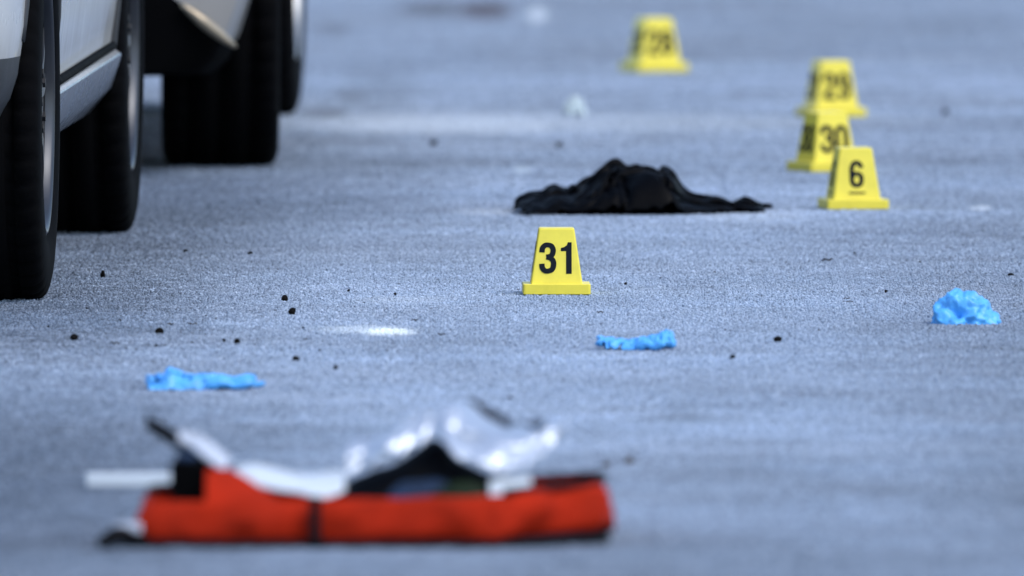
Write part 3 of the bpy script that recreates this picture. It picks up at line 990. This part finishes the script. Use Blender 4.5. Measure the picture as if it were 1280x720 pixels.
def drape(n=62, size=0.95, squeeze=0.47, lift=0.13, seed=1.0, frames=24):
    """Let a slack square of cloth fall in a heap over a low hump: returns its settled points and faces."""
    V, Vf = [], []
    for i in range(n):
        for j in range(n):
            x, y = (i / (n - 1) - .5) * size, (j / (n - 1) - .5) * size
            Vf.append((x, y, 0.3))
            nz = mnoise.fractal(Vector((x * 5 + seed, y * 5, seed)), 1.0, 2.0, 3)
            nx = mnoise.fractal(Vector((x * 4, y * 4 + seed * 2, seed + 5)), 1.0, 2.0, 2)
            ny = mnoise.fractal(Vector((x * 4 + 9, y * 4, seed + 9)), 1.0, 2.0, 2)
            r = math.hypot(x, y) / size
            V.append((x * squeeze + nx * .04, y * squeeze * 0.9 + ny * .04, lift * .6 + lift * (1.2 - 1.6 * r) + nz * lift * .45))
    zmin = min(v[2] for v in V)
    V = [(x, y, z - zmin + .01) for x, y, z in V]
    F = [tuple(f) for f in grid_faces(n, n)]
    o = link('cloth_source', mesh('cloth_source', V, F))
    o.shape_key_add(name='Basis')
    k = o.shape_key_add(name='rest')
    k.data.foreach_set('co', np.array(Vf, dtype=np.float32).ravel())
    md = o.modifiers.new('cloth', 'CLOTH')
    st = md.settings
    st.quality, st.mass, st.rest_shape_key = 5, .15, k
    st.tension_stiffness = st.compression_stiffness = 8
    st.shear_stiffness, st.bending_stiffness, st.air_damping = 3, .15, 2
    cs = md.collision_settings
    cs.use_self_collision, cs.self_distance_min, cs.distance_min, cs.collision_quality = True, .005, .003, 2
    GV, m = [], 60
    for i in range(m):
        for j in range(m):
            x, y = (i / (m - 1) - .5) * 1.2, (j / (m - 1) - .5) * 1.2
            GV.append((x, y, .075 * math.exp(-(x / .10) ** 2 - (y / .10) ** 2) + .03 * math.exp(-((x + .13) / .06) ** 2 - (y / .1) ** 2)))
    gr = link('hump', mesh('hump', GV, grid_faces(m, m)))
    gr.modifiers.new('collide', 'COLLISION')
    gr.collision.cloth_friction, gr.collision.thickness_outer = 20, .003
    md.point_cache.frame_start, md.point_cache.frame_end = 1, frames
    for f in range(1, frames + 1):
        SC.frame_set(f)
    ev = o.evaluated_get(bpy.context.evaluated_depsgraph_get())
    P = np.array([v.co[:] for v in ev.data.vertices])
    bpy.data.objects.remove(o); bpy.data.objects.remove(gr)
    SC.frame_set(1)
    return P, F

CLOTH_P, CLOTH_F = drape()

def heap(crest, depth, turn=0.0, narrow=None, crop=(0, 62), relief=0.5):
    """The settled cloth (or a piece of it) turned, spread and raised so that its crest line follows the given (x, z) points."""
    n, m = 62, crop[1] - crop[0]
    c_, s_ = math.cos(turn), math.sin(turn)
    P = CLOTH_P.reshape(n, n, 3)[crop[0]:crop[1], crop[0]:crop[1]].reshape(-1, 3).copy()
    x, y = P[:, 0], P[:, 1]
    Z = P[:, 2] - (.075 * np.exp(-(x / .10) ** 2 - (y / .10) ** 2) + .03 * np.exp(-((x + .13) / .06) ** 2 - (y / .1) ** 2)) * 0.9
    P[:, :2] -= (P[:, :2].max(0) + P[:, :2].min(0)) / 2
    X, Y = P[:, 0] * c_ - P[:, 1] * s_, P[:, 0] * s_ + P[:, 1] * c_
    X = (X - X.min()) / (X.max() - X.min())
    nb = 24
    bins = np.clip((X * nb).astype(int), 0, nb - 1)
    cen = (np.arange(nb) + 0.5) / nb
    ylo = np.array([Y[bins == b].min() if (bins == b).any() else np.nan for b in range(nb)])
    yhi = np.array([Y[bins == b].max() if (bins == b).any() else np.nan for b in range(nb)])
    ok = ~np.isnan(ylo)
    ylo, yhi = np.interp(X, cen[ok], ylo[ok]), np.interp(X, cen[ok], yhi[ok])
    Y = np.clip((Y - ylo) / np.maximum(yhi - ylo, 1e-3), -0.03, 1.03) - 0.5
    t = np.clip((Z - np.percentile(Z, 2)) / (np.percentile(Z, 98) - np.percentile(Z, 2)), 0, 1.1)
    env = np.clip(1 - np.abs(2 * Y) ** 3.0, 0, 1) ** 0.7
    shape = env * (1 - relief + relief * t) + 0.05 * t
    nb = 30
    bins = np.clip((X * nb).astype(int), 0, nb - 1)
    mx = np.array([shape[bins == b].max() if (bins == b).any() else np.nan for b in range(nb)])
    ok = ~np.isnan(mx)
    mx = np.interp(X, ((np.arange(nb) + 0.5) / nb)[ok], mx[ok])
    xs, zs = np.array(crest).T
    wx = xs[0] + (xs[-1] - xs[0]) * X
    wz = 0.001 + np.interp(wx, xs, zs) * shape / np.maximum(mx, 0.2)
    k = np.array([narrow(u) for u in X]) if narrow else 1.0
    return np.stack([wx, Y * depth * k, wz], 1).tolist(), [tuple(f) for f in grid_faces(m, m)]

p = ground(GX, GY)
v_, f_ = heap(crest, 0.36, narrow=lambda u: 1.0 if u < 0.62 else max(0.35, 1.0 - (u - 0.62) * 2.4))
gar = obj('black_garment', v_, f_, M_GARMENT, None, True, (p.x, p.y + 0.16, 0.003))
tag(gar, 'crumpled black garment heaped on the asphalt beyond marker 31', 'clothing')
solidify(gar, 0.003)
subsurf(gar, 2)
xs_ = [q[0] for q in crest]
v_, f_ = mound([(x * 0.93, z * 0.72) for x, z in crest], lambda u: 0.30 * (1.0 if u < 0.62 else max(0.35, 1.0 - (u - 0.62) * 2.4)) * min(1, 0.3 + 4 * u), seed=4.2, ridge=0.25, nu=60, nv=24, fx=10, fy=9, floor=0.0008)
obj('inner_layer', v_, f_, M_GARMENT, gar, True)

def glove(name, label, px, py, length, heights, seed, yaw=0.0, mat=M_GLOVE, finger_dir=1, depth=0.09, ridge=0.7):
    """Thin rubber glove lying limp: creased palm and cuff with five slack fingers of different lengths."""
    p = ground(px, py)
    rr = random.Random(seed)
    palm_l = length * 0.62
    n = len(heights)
    cr = [(-length / 2 * finger_dir + finger_dir * length * t, h) for t, h in heights]
    cr.sort()
    v, f = heap(cr, depth, turn=seed, relief=0.6)
    tp = len(v)
    v = v + [(q[0], q[1], q[2] - 0.0024) for q in v]
    edge = [i for i in range(62)] + [i * 62 + 61 for i in range(1, 62)] + [61 * 62 + j for j in range(60, -1, -1)] + [i * 62 for i in range(60, 0, -1)]
    f = list(f) + [tuple(reversed([q + tp for q in ff])) for ff in f] + [(edge[i], edge[(i + 1) % len(edge)], edge[(i + 1) % len(edge)] + tp, edge[i] + tp) for i in range(len(edge))]
    parts = [(v, f)]
    for k in range(5):
        yo = (k - 2) * depth * 0.23
        ln = length * (0.42, 0.50, 0.54, 0.48, 0.34)[k] * rr.uniform(0.8, 1.0)
        xs0 = finger_dir * length * 0.04
        bend = rr.uniform(-0.5, 0.5)
        pts, rd = [], []
        for t in np.linspace(0, 1, 8):
            pts.append((xs0 + finger_dir * ln * t, yo * (1 + 0.5 * t) + bend * 0.03 * t * t, 0.007 + 0.006 * math.sin(5 * t + k) ** 2))
            rd.append(0.0088 * (1 - 0.35 * t) * (1 + 0.18 * math.sin(9 * t + k * 2)))
        rd[-1] *= 0.6
        parts.append(tube(pts, rd, 8))
    # rolled cuff
    cx = -finger_dir * length * 0.47
    cuff = [(cx + 0.004 * math.sin(q * 3), depth * 0.42 * math.cos(q), 0.008 + 0.006 * (1 + math.sin(q))) for q in np.linspace(0, 2 * math.pi, 22)]
    parts.append(tube(cuff, 0.0035, 6))
    v, f = merge(*parts)
    o = obj(name, v, f, mat, None, True, (p.x, p.y + depth * 0.5, 0.002), (0, 0, R(yaw)))
    tag(o, label, 'glove', 'discarded blue gloves')
    remesh(o, 0.0014, 1)
    return o

glove('rubber_glove', 'flattened blue rubber glove lying between the dark pebbles and the orange pouch', 252, 490, 0.172,
      [(0, .016), (.06, .022), (.15, .026), (.2, .034), (.26, .032), (.35, .026), (.45, .024), (.6, .025), (.7, .022), (.8, .020), (.9, .024), (1, .022)], 3.1, 3)
glove('rubber_glove', 'limp blue rubber glove on bare asphalt in front of marker 31', 796, 440.5, 0.124,
      [(0, .016), (.1, .022), (.25, .020), (.45, .018), (.6, .021), (.75, .026), (.88, .035), (.96, .030), (1, .020)], 8.4, -4, depth=0.08)

# third glove: balled up
p = ground(1206, 408)
s3 = px_per_m(408)
zz = [(905, 325), (908, 285), (930, 255), (985, 222), (1050, 210), (1090, 214), (1125, 240), (1148, 275), (1160, 305), (1178, 322)]
cr = [((880 + a_ / 3.2 - 1206) / s3, max(0.004, (300 + 344 / 3.2 - (300 + b_ / 3.2)) / s3)) for a_, b_ in zz]
V = []
NA, NB = 120, 46
for i in range(NA):
    for j in range(NB):
        az, el = 2 * math.pi * i / NA, (j / (NB - 1)) * math.pi / 2
        d = Vector((math.cos(az) * math.cos(el), math.sin(az) * math.cos(el), math.sin(el)))
        w_ = d * 2.1 + Vector((mnoise.noise(d * 2.5), mnoise.noise(d * 2.5 + Vector((7, 0, 0))), mnoise.noise(d * 2.5 + Vector((0, 9, 0))))) * 0.55 + Vector((3.3, 1.7, 0.4))
        dist = mnoise.voronoi(w_)[0]
        k_ = 0.80 + 0.42 * (dist[0] - 0.25) + 0.10 * (dist[1] - dist[0]) + 0.05 * mnoise.noise(d * 9)
        hol = (d - Vector((-0.15, -0.88, 0.42))).length                     # opening of the cuff, folded in
        k_ -= 0.58 * math.exp(-(hol / 0.25) ** 2)
        hol = (d - Vector((0.25, -0.95, 0.10))).length
        k_ -= 0.34 * math.exp(-(hol / 0.18) ** 2)
        k_ = max(0.18, k_)
        low = 1 - math.sin(el)
        x_ = d.x * 0.052 * k_ * (1.12 if d.x > 0 else 1.0) + 0.010 * low * max(0, d.x)
        V.append((x_, d.y * 0.048 * k_, max(0.0006, d.z * 0.055 * k_) if j else 0.0))
g3 = obj('rubber_glove', V, grid_faces(NA, NB, closed_u=True), M_GLOVE, None, True, (p.x - 0.006, p.y + 0.045, 0.002))
tag(g3, 'balled up blue rubber glove standing tall on the open asphalt', 'glove', 'discarded blue gloves')

# ------------------------------------------------------------------ orange pouch and what spills out of it
PS = px_per_m(688)
PO = ground(467, 688)
def PX(x): return (x - 467) / PS
def PZ(y): return (688 - y) / PS
pouch = thing('medical_pouch', 'opened orange red fabric pouch with black trim lying on the asphalt', 'pouch', (PO.x, PO.y, 0.003))
plan = [(-.312, .30), (-.316, .18), (-.318, .06), (-.305, .012), (-.25, .004), (-.16, -.002), (-.085, .006), (0.0, .002), (.08, .000), (.15, -.004), (.18, .000), (.22, .03), (.26, .06),
        (.305, .085), (.318, .12), (.320, .22), (.31, .32), (.2, .345), (0, .35), (-.2, .345), (-.295, .335)]
pl = spline(plan, 150, True)
V = []
nz_ = 7
for i, (x, y) in enumerate(pl):
    hz = float(np.interp(x, [-.32, -.1, .1, .2, .32], [.064, .067, .070, .075, .083]))
    zlo = float(np.interp(x, [-.32, .14, .22, .32], [.008, .009, .014, .020])) if y < 0.25 else .008
    hz += 0.003 * fbm(x * 9, y * 9, 2.0)
    c = np.array([x, y - 0.17]); c = c / np.linalg.norm(c)
    for j in range(nz_):
        t = j / (nz_ - 1)
        bul = 0.010 * math.sin(math.pi * t) + 0.012 * fbm(x * 14, y * 14 + 4, t * 1.2) - 0.006 * t
        V.append((x + c[0] * bul, y + c[1] * bul, zlo + (hz - zlo) * t))
F = grid_faces(150, nz_, closed_u=True)
solidify(obj('side_wall', V, F, M_ORANGE, pouch, True), 0.005, -1)
# black base and lining, edge widened to stand in for contact shade
V = [(x * 1.015, 0.17 + (y - 0.17) * 1.07, 0.0) for x, y in pl] + [(x * 1.012, 0.17 + (y - 0.17) * 1.06, 0.0105) for x, y in pl]
n = len(pl)
F = [(i, (i + 1) % n, n + (i + 1) % n, n + i) for i in range(n)] + [tuple(reversed(range(n))), tuple(range(n, 2 * n))]
obj('base', V, F, M_BLACK_NYLON, pouch)
# piping round the rim
path = []
for (x, y) in list(pl) + [pl[0]]:
    hz = float(np.interp(x, [-.32, -.1, .1, .2, .32], [.064, .067, .070, .075, .083]))
    path.append((x * 0.985, 0.17 + (y - 0.17) * 0.97, hz + 0.003))
path_b = [q for q in path if q[0] > 0.18 or q[1] > 0.2]
k0 = max(range(len(path_b) - 1), key=lambda i: (Vector(path_b[i + 1]) - Vector(path_b[i])).length)
path_b = path_b[k0 + 1:] + path_b[:k0 + 1]
v_, f_ = tube(path_b, 0.0055, 8)
obj('rim_piping', v_, f_, M_BLACK_NYLON, pouch, True)
v_, f_ = box_v(PX(387), PX(401), -.020, -.008, .003, .072)
bevel(obj('strap', v_, f_, M_BLACK_NYLON, pouch), 0.002)
# raised black hem on the right
V, F = [], []
for t in np.linspace(0, 1, 24):
    x = PX(655) + (PX(748) - PX(655)) * t
    for (dy, dz) in ((0, 0), (0, .012), (.012, .012), (.012, 0)):
        V.append((x, 0.10 + 0.10 * t + dy, 0.072 + dz * (0.6 + 0.4 * math.sin(3 * t))))
F = grid_faces(24, 4, closed_v=True) + [(0, 1, 2, 3), (95, 94, 93, 92)]
obj('hem', V, F, M_BLACK_NYLON, pouch, True)
# turned-up corner of the orange wall
def sheet(name, upper, lower, mat, parent=None, n=40, m=9, thick=0.0015, crease=0.004, seed=0.0, loc=None, freq=18):
    """A limp sheet between two edge lines given as (x, y, z) points."""
    U, Lw = spline(upper, n), spline(lower, n)
    V = []
    for i in range(n):
        for j in range(m):
            t = j / (m - 1)
            q = U[i] * (1 - t) + Lw[i] * t
            d = crease * fbm(q[0] * freq + seed, t * 2.2, q[1] * freq, 3)
            V.append((q[0], q[1] + d * 1.5, q[2] + d * 0.7 + crease * 0.8 * math.sin(math.pi * t)))
    o = obj(name, V, grid_faces(n, m), mat, parent, True, loc)
    solidify(o, thick)
    return o

sheet('flap', [(PX(257), .05, PZ(592)), (PX(290), .06, PZ(594)), (PX(320), .05, PZ(612)), (PX(348), .03, PZ(632))],
      [(PX(256), .004, PZ(636)), (PX(290), .002, PZ(640)), (PX(320), .002, PZ(640)), (PX(350), .002, PZ(640))], M_ORANGE, pouch, thick=0.004, crease=0.003)
# carrying strap end lying on the road
lp = [(PX(185), .02, .010), (PX(165), -.005, .012), (PX(150), -.02, .020), (PX(136), -.03, .014), (PX(124), -.035, .006)]
v_, f_ = tube(spline(lp, 16), [0.006 + 0.007 * math.sin(math.pi * t) for t in np.linspace(0.1, 0.95, 16)], 10)
obj('strap_end', v_, f_, M_BLACK_NYLON, pouch, True)
v_, f_ = box_v(PX(142), PX(180), .01, .03, .012, .034)
bevel(obj('strap_buckle', v_, f_, M_GREY_STRAP, pouch), 0.006, 3)

def at_pouch(o, label, cat, group=None):
    o.location = (PO.x, PO.y, 0.003)
    return tag(o, label, cat, group)

# foil blanket: crest over the pouch, tail hanging to the right
def foil():
    up_ = [(437, 578, .10), (470, 560, .12), (510, 538, .14), (545, 521, .16), (575, 517, .17), (610, 533, .18), (640, 545, .18), (672, 543, .17), (700, 539, .16), (708, 543, .15)]
    lo_ = [(432, 598, .08), (460, 592, .08), (495, 580, .08), (530, 561, .09), (552, 552, .08), (572, 573, .06), (600, 582, .055), (632, 592, .06), (668, 576, .09), (702, 553, .13)]
    U = [(PX(x), d, PZ(y)) for x, y, d in up_]
    Lw = [(PX(x), d, PZ(y)) for x, y, d in lo_]
    o = sheet('foil_blanket', U, Lw, M_FOIL, None, n=90, m=22, crease=0.020, seed=3.0, freq=26)
    return at_pouch(o, 'crumpled silver foil sheet arching up out of the orange pouch', 'foil')
foil()
# black backing edge behind the foil
v_, f_ = tube(spline([(PX(586), .20, PZ(512)), (PX(605), .20, PZ(524)), (PX(630), .20, PZ(540)), (PX(655), .20, PZ(546)), (PX(682), .19, PZ(538))], 20), [0.003 + 0.005 * math.sin(math.pi * t) for t in np.linspace(.05, .95, 20)], 8)
obj('backing_edge', v_, f_, M_BLACK_NYLON, pouch, True)
# dark case under the foil
def lump(name, prof, y0, y1, mat, seed=0.0, amp=0.004):
    """Soft packet with the given crest profile (pixels) between depths y0 and y1."""
    P = spline([(PX(x), PZ(y)) for x, y in prof], 40)
    V = []
    m = 12
    for i, (x, z) in enumerate(P):
        for j in range(m):
            t = j / (m - 1)
            e = math.sin(math.pi * t) ** 0.4 if 0 < t < 1 else 0
            zz_ = 0.020 + max(0.002, z - 0.020) * e + amp * fbm(x * 20 + seed, t * 3, seed)
            V.append((x, y0 + (y1 - y0) * t, max(0.019, zz_)))
    k = len(V)
    V += [(a_[0], a_[1], 0.019) for a_ in V[:k]]
    F = [tuple(q) for q in grid_faces(len(P), m)] + [tuple(reversed([q + k for q in f])) for f in grid_faces(len(P), m)]
    nu = len(P)
    for i in range(nu - 1):
        F.append((i * m, k + i * m, k + (i + 1) * m, (i + 1) * m)); F.append((i * m + m - 1, (i + 1) * m + m - 1, k + (i + 1) * m + m - 1, k + i * m + m - 1))
    for j in range(m - 1):
        F.append((j, j + 1, k + j + 1, k + j)); b_ = (nu - 1) * m
        F.append((b_ + j, k + b_ + j, k + b_ + j + 1, b_ + j + 1))
    return obj(name, V, F, mat, None, True)
at_pouch(lump('black_case', [(432, 618), (440, 608), (462, 600), (495, 590), (520, 572), (540, 560), (556, 566), (572, 584), (600, 597), (632, 604), (655, 610)], .10, .22, M_BLACK_NYLON, 1.0), 'soft black case lying in the orange pouch under the foil', 'case')
at_pouch(lump('blue_packet', [(486, 622), (500, 610), (520, 606), (545, 604), (560, 609), (570, 620)], .045, .10, M_BLUE_PACK, 2.0, .002), 'small blue grey packet in the pouch against the black case', 'packet')
at_pouch(lump('green_packet', [(540, 622), (556, 612), (575, 607), (596, 608), (612, 620)], .03, .075, M_GREEN_PACK, 3.0, .002), 'small olive green packet in the pouch beside the white wrapper', 'packet')
v_, f_ = box_v(PX(612), PX(664), .030, .034, .050, PZ(605))
o = obj('white_wrapper', [(x, y + 0.5 * (z - .05), z + (0.10 * (x - PX(612)) if z > .06 else 0)) for x, y, z in v_], f_, M_PAPER)
bevel(o, .0015, 2)
at_pouch(o, 'small white wrapper sticking out of the pouch beside the green packet', 'wrapper')
o = sheet('dressing_strip', [(PX(293), .10, PZ(592)), (PX(318), .10, PZ(589)), (PX(350), .10, PZ(595)), (PX(382), .10, PZ(601)), (PX(408), .10, PZ(599)), (PX(430), .10, PZ(594))],
          [(PX(296), .05, PZ(610)), (PX(320), .05, PZ(613)), (PX(350), .04, PZ(618)), (PX(382), .035, PZ(623)), (PX(410), .04, PZ(625)), (PX(431), .05, PZ(619))], M_PAPER, None, n=40, m=8, thick=.003, crease=.004, seed=7)
at_pouch(o, 'long white dressing strip draped over the pouch edge beside the turned up orange flap', 'dressing')
# black box at the left, strap rising from it with a foil tape beside it
v_, f_ = box_v(PX(212), PX(260), .05, .12, .020, PZ(582))
o = obj('black_box', v_, f_, M_BLACK_PLASTIC)
box_o = at_pouch(bevel(o, .006, 3), 'small black box standing in the orange pouch by the turned up flap', 'box')
v_, f_ = box_v(PX(218), PX(244), .055, .115, PZ(581.5), PZ(573))
bevel(obj('lid', v_, f_, M_BLUE_PACK, box_o), .004, 3)
V = []
sp_ = spline([(PX(180), .16, PZ(536)), (PX(195), .155, PZ(545)), (PX(225), .14, PZ(563)), (PX(262), .12, PZ(588)), (PX(290), .10, PZ(606))], 26)
for (x, y, z) in sp_:
    for (dy, dz) in ((-.010, -.011), (-.010, .007), (.012, .011), (.012, -.006)):
        V.append((x, y + dy, z + dz))
o = obj('black_strap', V, grid_faces(26, 4, closed_v=True) + [(0, 1, 2, 3), (103, 102, 101, 100)], M_BLACK_NYLON, None, True)
at_pouch(o, 'stiff black strap sticking up at a slant out of the pouch', 'strap')
o = sheet('grey_tape', [(PX(221), .125, PZ(545)), (PX(245), .12, PZ(550)), (PX(268), .11, PZ(565)), (PX(288), .10, PZ(581))],
          [(PX(222), .11, PZ(560)), (PX(240), .105, PZ(570)), (PX(260), .09, PZ(583)), (PX(280), .08, PZ(595))], M_GREY_STRAP, None, n=24, m=7, thick=.002, crease=.003, seed=9)
at_pouch(o, 'pale grey tape lying along the slanting black strap', 'tape')
# white strip beside the pouch
pp = ground(160, 612)
v_, f_ = box_v(-.060, .063, -.011, .011, 0, .0205)
o = obj('white_carton', v_, f_, M_PAPER, None, False, (pp.x, pp.y, .0035))
bevel(o, .003, 3)
tag(o, 'slim white paper carton lying on the asphalt behind the orange pouch', 'carton')

# ------------------------------------------------------------------ loose stones, litter
def stone_mesh(name, seed, mat):
    bm = bmesh.new()
    bmesh.ops.create_icosphere(bm, subdivisions=2, radius=0.5)
    ax = Vector((1.0, 0.6 + 0.4 * ((seed * 37) % 10) / 10, 1.0))
    for v in bm.verts:
        d = 1 + 0.55 * mnoise.noise(v.co * 2.3 + Vector((seed * 3.17, seed * 1.3, 0.5)))
        v.co = Vector((v.co.x * ax.x, v.co.y * ax.y, v.co.z)) * d
        v.co.z = max(v.co.z, -0.36)
    zmin = min(v.co.z for v in bm.verts)
    for v in bm.verts:
        v.co.z -= zmin
    me = bpy.data.meshes.new(name)
    bm.to_mesh(me); bm.free()
    me.materials.append(mat)
    return me

stones = [stone_mesh('pebble', 10 + k, M_PEBBLE) for k in range(6)]
browns = [stone_mesh('pebble', 30 + k, M_PEBBLE_BROWN) for k in range(2)]
PEB = [(128.9, 349, 10, 10), (355.8, 378, 10, 8), (365, 395, 9, 9), (199, 419, 10, 8), (92.8, 427.5, 10, 9), (296.7, 432, 8, 8), (280, 429.5, 5, 5), (369.7, 453, 11, 7),
       (313, 320, 7, 4.5), (232, 317, 6, 4), (972, 429.5, 10, 8), (916, 450.5, 9, 6), (493.7, 371, 4.5, 4), (436, 366, 4, 3.5), (419.5, 463.5, 7, 6), (1182, 145, 10, 9),
       (1068, 320, 4, 3.5), (1264, 347, 8, 4.5), (1107.5, 367.5, 6, 4), (781.7, 357.5, 6, 3.5), (257.8, 397.5, 3, 2.5), (270, 400.5, 3, 2.5), (379, 412, 3, 2.5), (195, 435, 5, 3.5),
       (906.5, 415.5, 4, 3), (1024, 416, 4, 3), (893, 343, 4, 2.5), (698, 186, 9, 8), (542, 184, 9, 8), (638, 501, 7, 5), (150, 403, 4, 3), (330, 399, 3, 2.5), (170, 363, 3.5, 2.5), (60, 411, 4, 3), (240, 431, 3.5, 2.5),
       (400, 441, 4, 3), (320, 471, 4, 3), (455, 381, 3, 2.5), (108, 388, 3, 2.5), (1150, 330, 3, 2.5), (850, 372, 3, 2.5)]
for i, (px, py, w_, h_) in enumerate(PEB):
    p = ground(px, py)
    k = 1 / px_per_m(py)
    o = link('pebble', stones[i % 6], None, (p.x, p.y, 0.002), (0, 0, random.uniform(0, 6.28)))
    o.scale = (w_ * k, w_ * k * random.uniform(0.8, 1.1), h_ * k * 1.15)
    tag(o, 'small dark pebble lying loose on the asphalt', 'pebble', 'loose dark pebbles')
for i, (px, py, w_, h_) in enumerate([(786, 582, 12, 11), (758, 586, 10, 9)]):
    p = ground(px, py)
    k = 1 / px_per_m(py)
    o = link('pebble', browns[i % 2], None, (p.x, p.y, 0.002), (0, 0, random.uniform(0, 6.28)))
    o.scale = (w_ * k, w_ * k, h_ * k)
    tag(o, 'small brown pebble on the asphalt beside the silver foil end of the pouch', 'pebble', 'loose brown pebbles')

def leaf_mesh(seed):
    r_ = random.Random(seed)
    V, F = [], []
    n = 9
    for i in range(n):
        t = i / (n - 1)
        w_ = 0.26 * math.sin(math.pi * (0.06 + 0.88 * t)) * r_.uniform(0.75, 1.2)
        z = 0.10 + 0.22 * math.sin(t * 5 + seed) ** 2
        V += [(t - 0.5, -w_, z + 0.12), (t - 0.5, 0, z), (t - 0.5, w_, z + 0.16)]
    F = grid_faces(n, 3)
    return mesh('leaf_scrap', V, F, M_LEAF, True)
leaves = [leaf_mesh(k) for k in range(4)]
for i, (px, py, w_, h_) in enumerate([(212.8, 408.5, 10, 4), (241, 408.5, 12, 4), (144.7, 433, 10, 5), (381.7, 427.5, 6, 4), (518.5, 403.5, 9, 4), (552, 422, 10, 5), (750.6, 393.5, 8, 4), (1034, 329, 14, 6),
                                      (1058.7, 376, 9, 3), (1060, 380, 14, 3), (205, 435, 8, 3.5), (110, 692, 14, 8), (146, 700, 12, 7)]):
    p = ground(px, py)
    k = 1 / px_per_m(py)
    o = link('leaf_scrap', leaves[i % 4], None, (p.x, p.y, 0.0025), (0, 0, random.uniform(-0.5, 0.5)))
    o.scale = (w_ * k, w_ * k, h_ * k * 1.6)
    solidify(o, 0.05)
    tag(o, 'thin dark scrap of dry leaf on the asphalt', 'leaf', 'dry leaf scraps')

# crumpled tissue far up the road
p = ground(718, 149)
v_, f_ = heap([(-.024, .008), (-.018, .026), (-.006, .040), (.006, .042), (.016, .030), (.024, .008)], 0.05, turn=0.7, crop=(14, 46))
o = obj('crumpled_tissue', v_, f_, M_TISSUE, None, True, (p.x, p.y + .02, .003))
solidify(o, 0.0008)
tag(o, 'small crumpled white tissue on the road beyond the black garment', 'tissue')
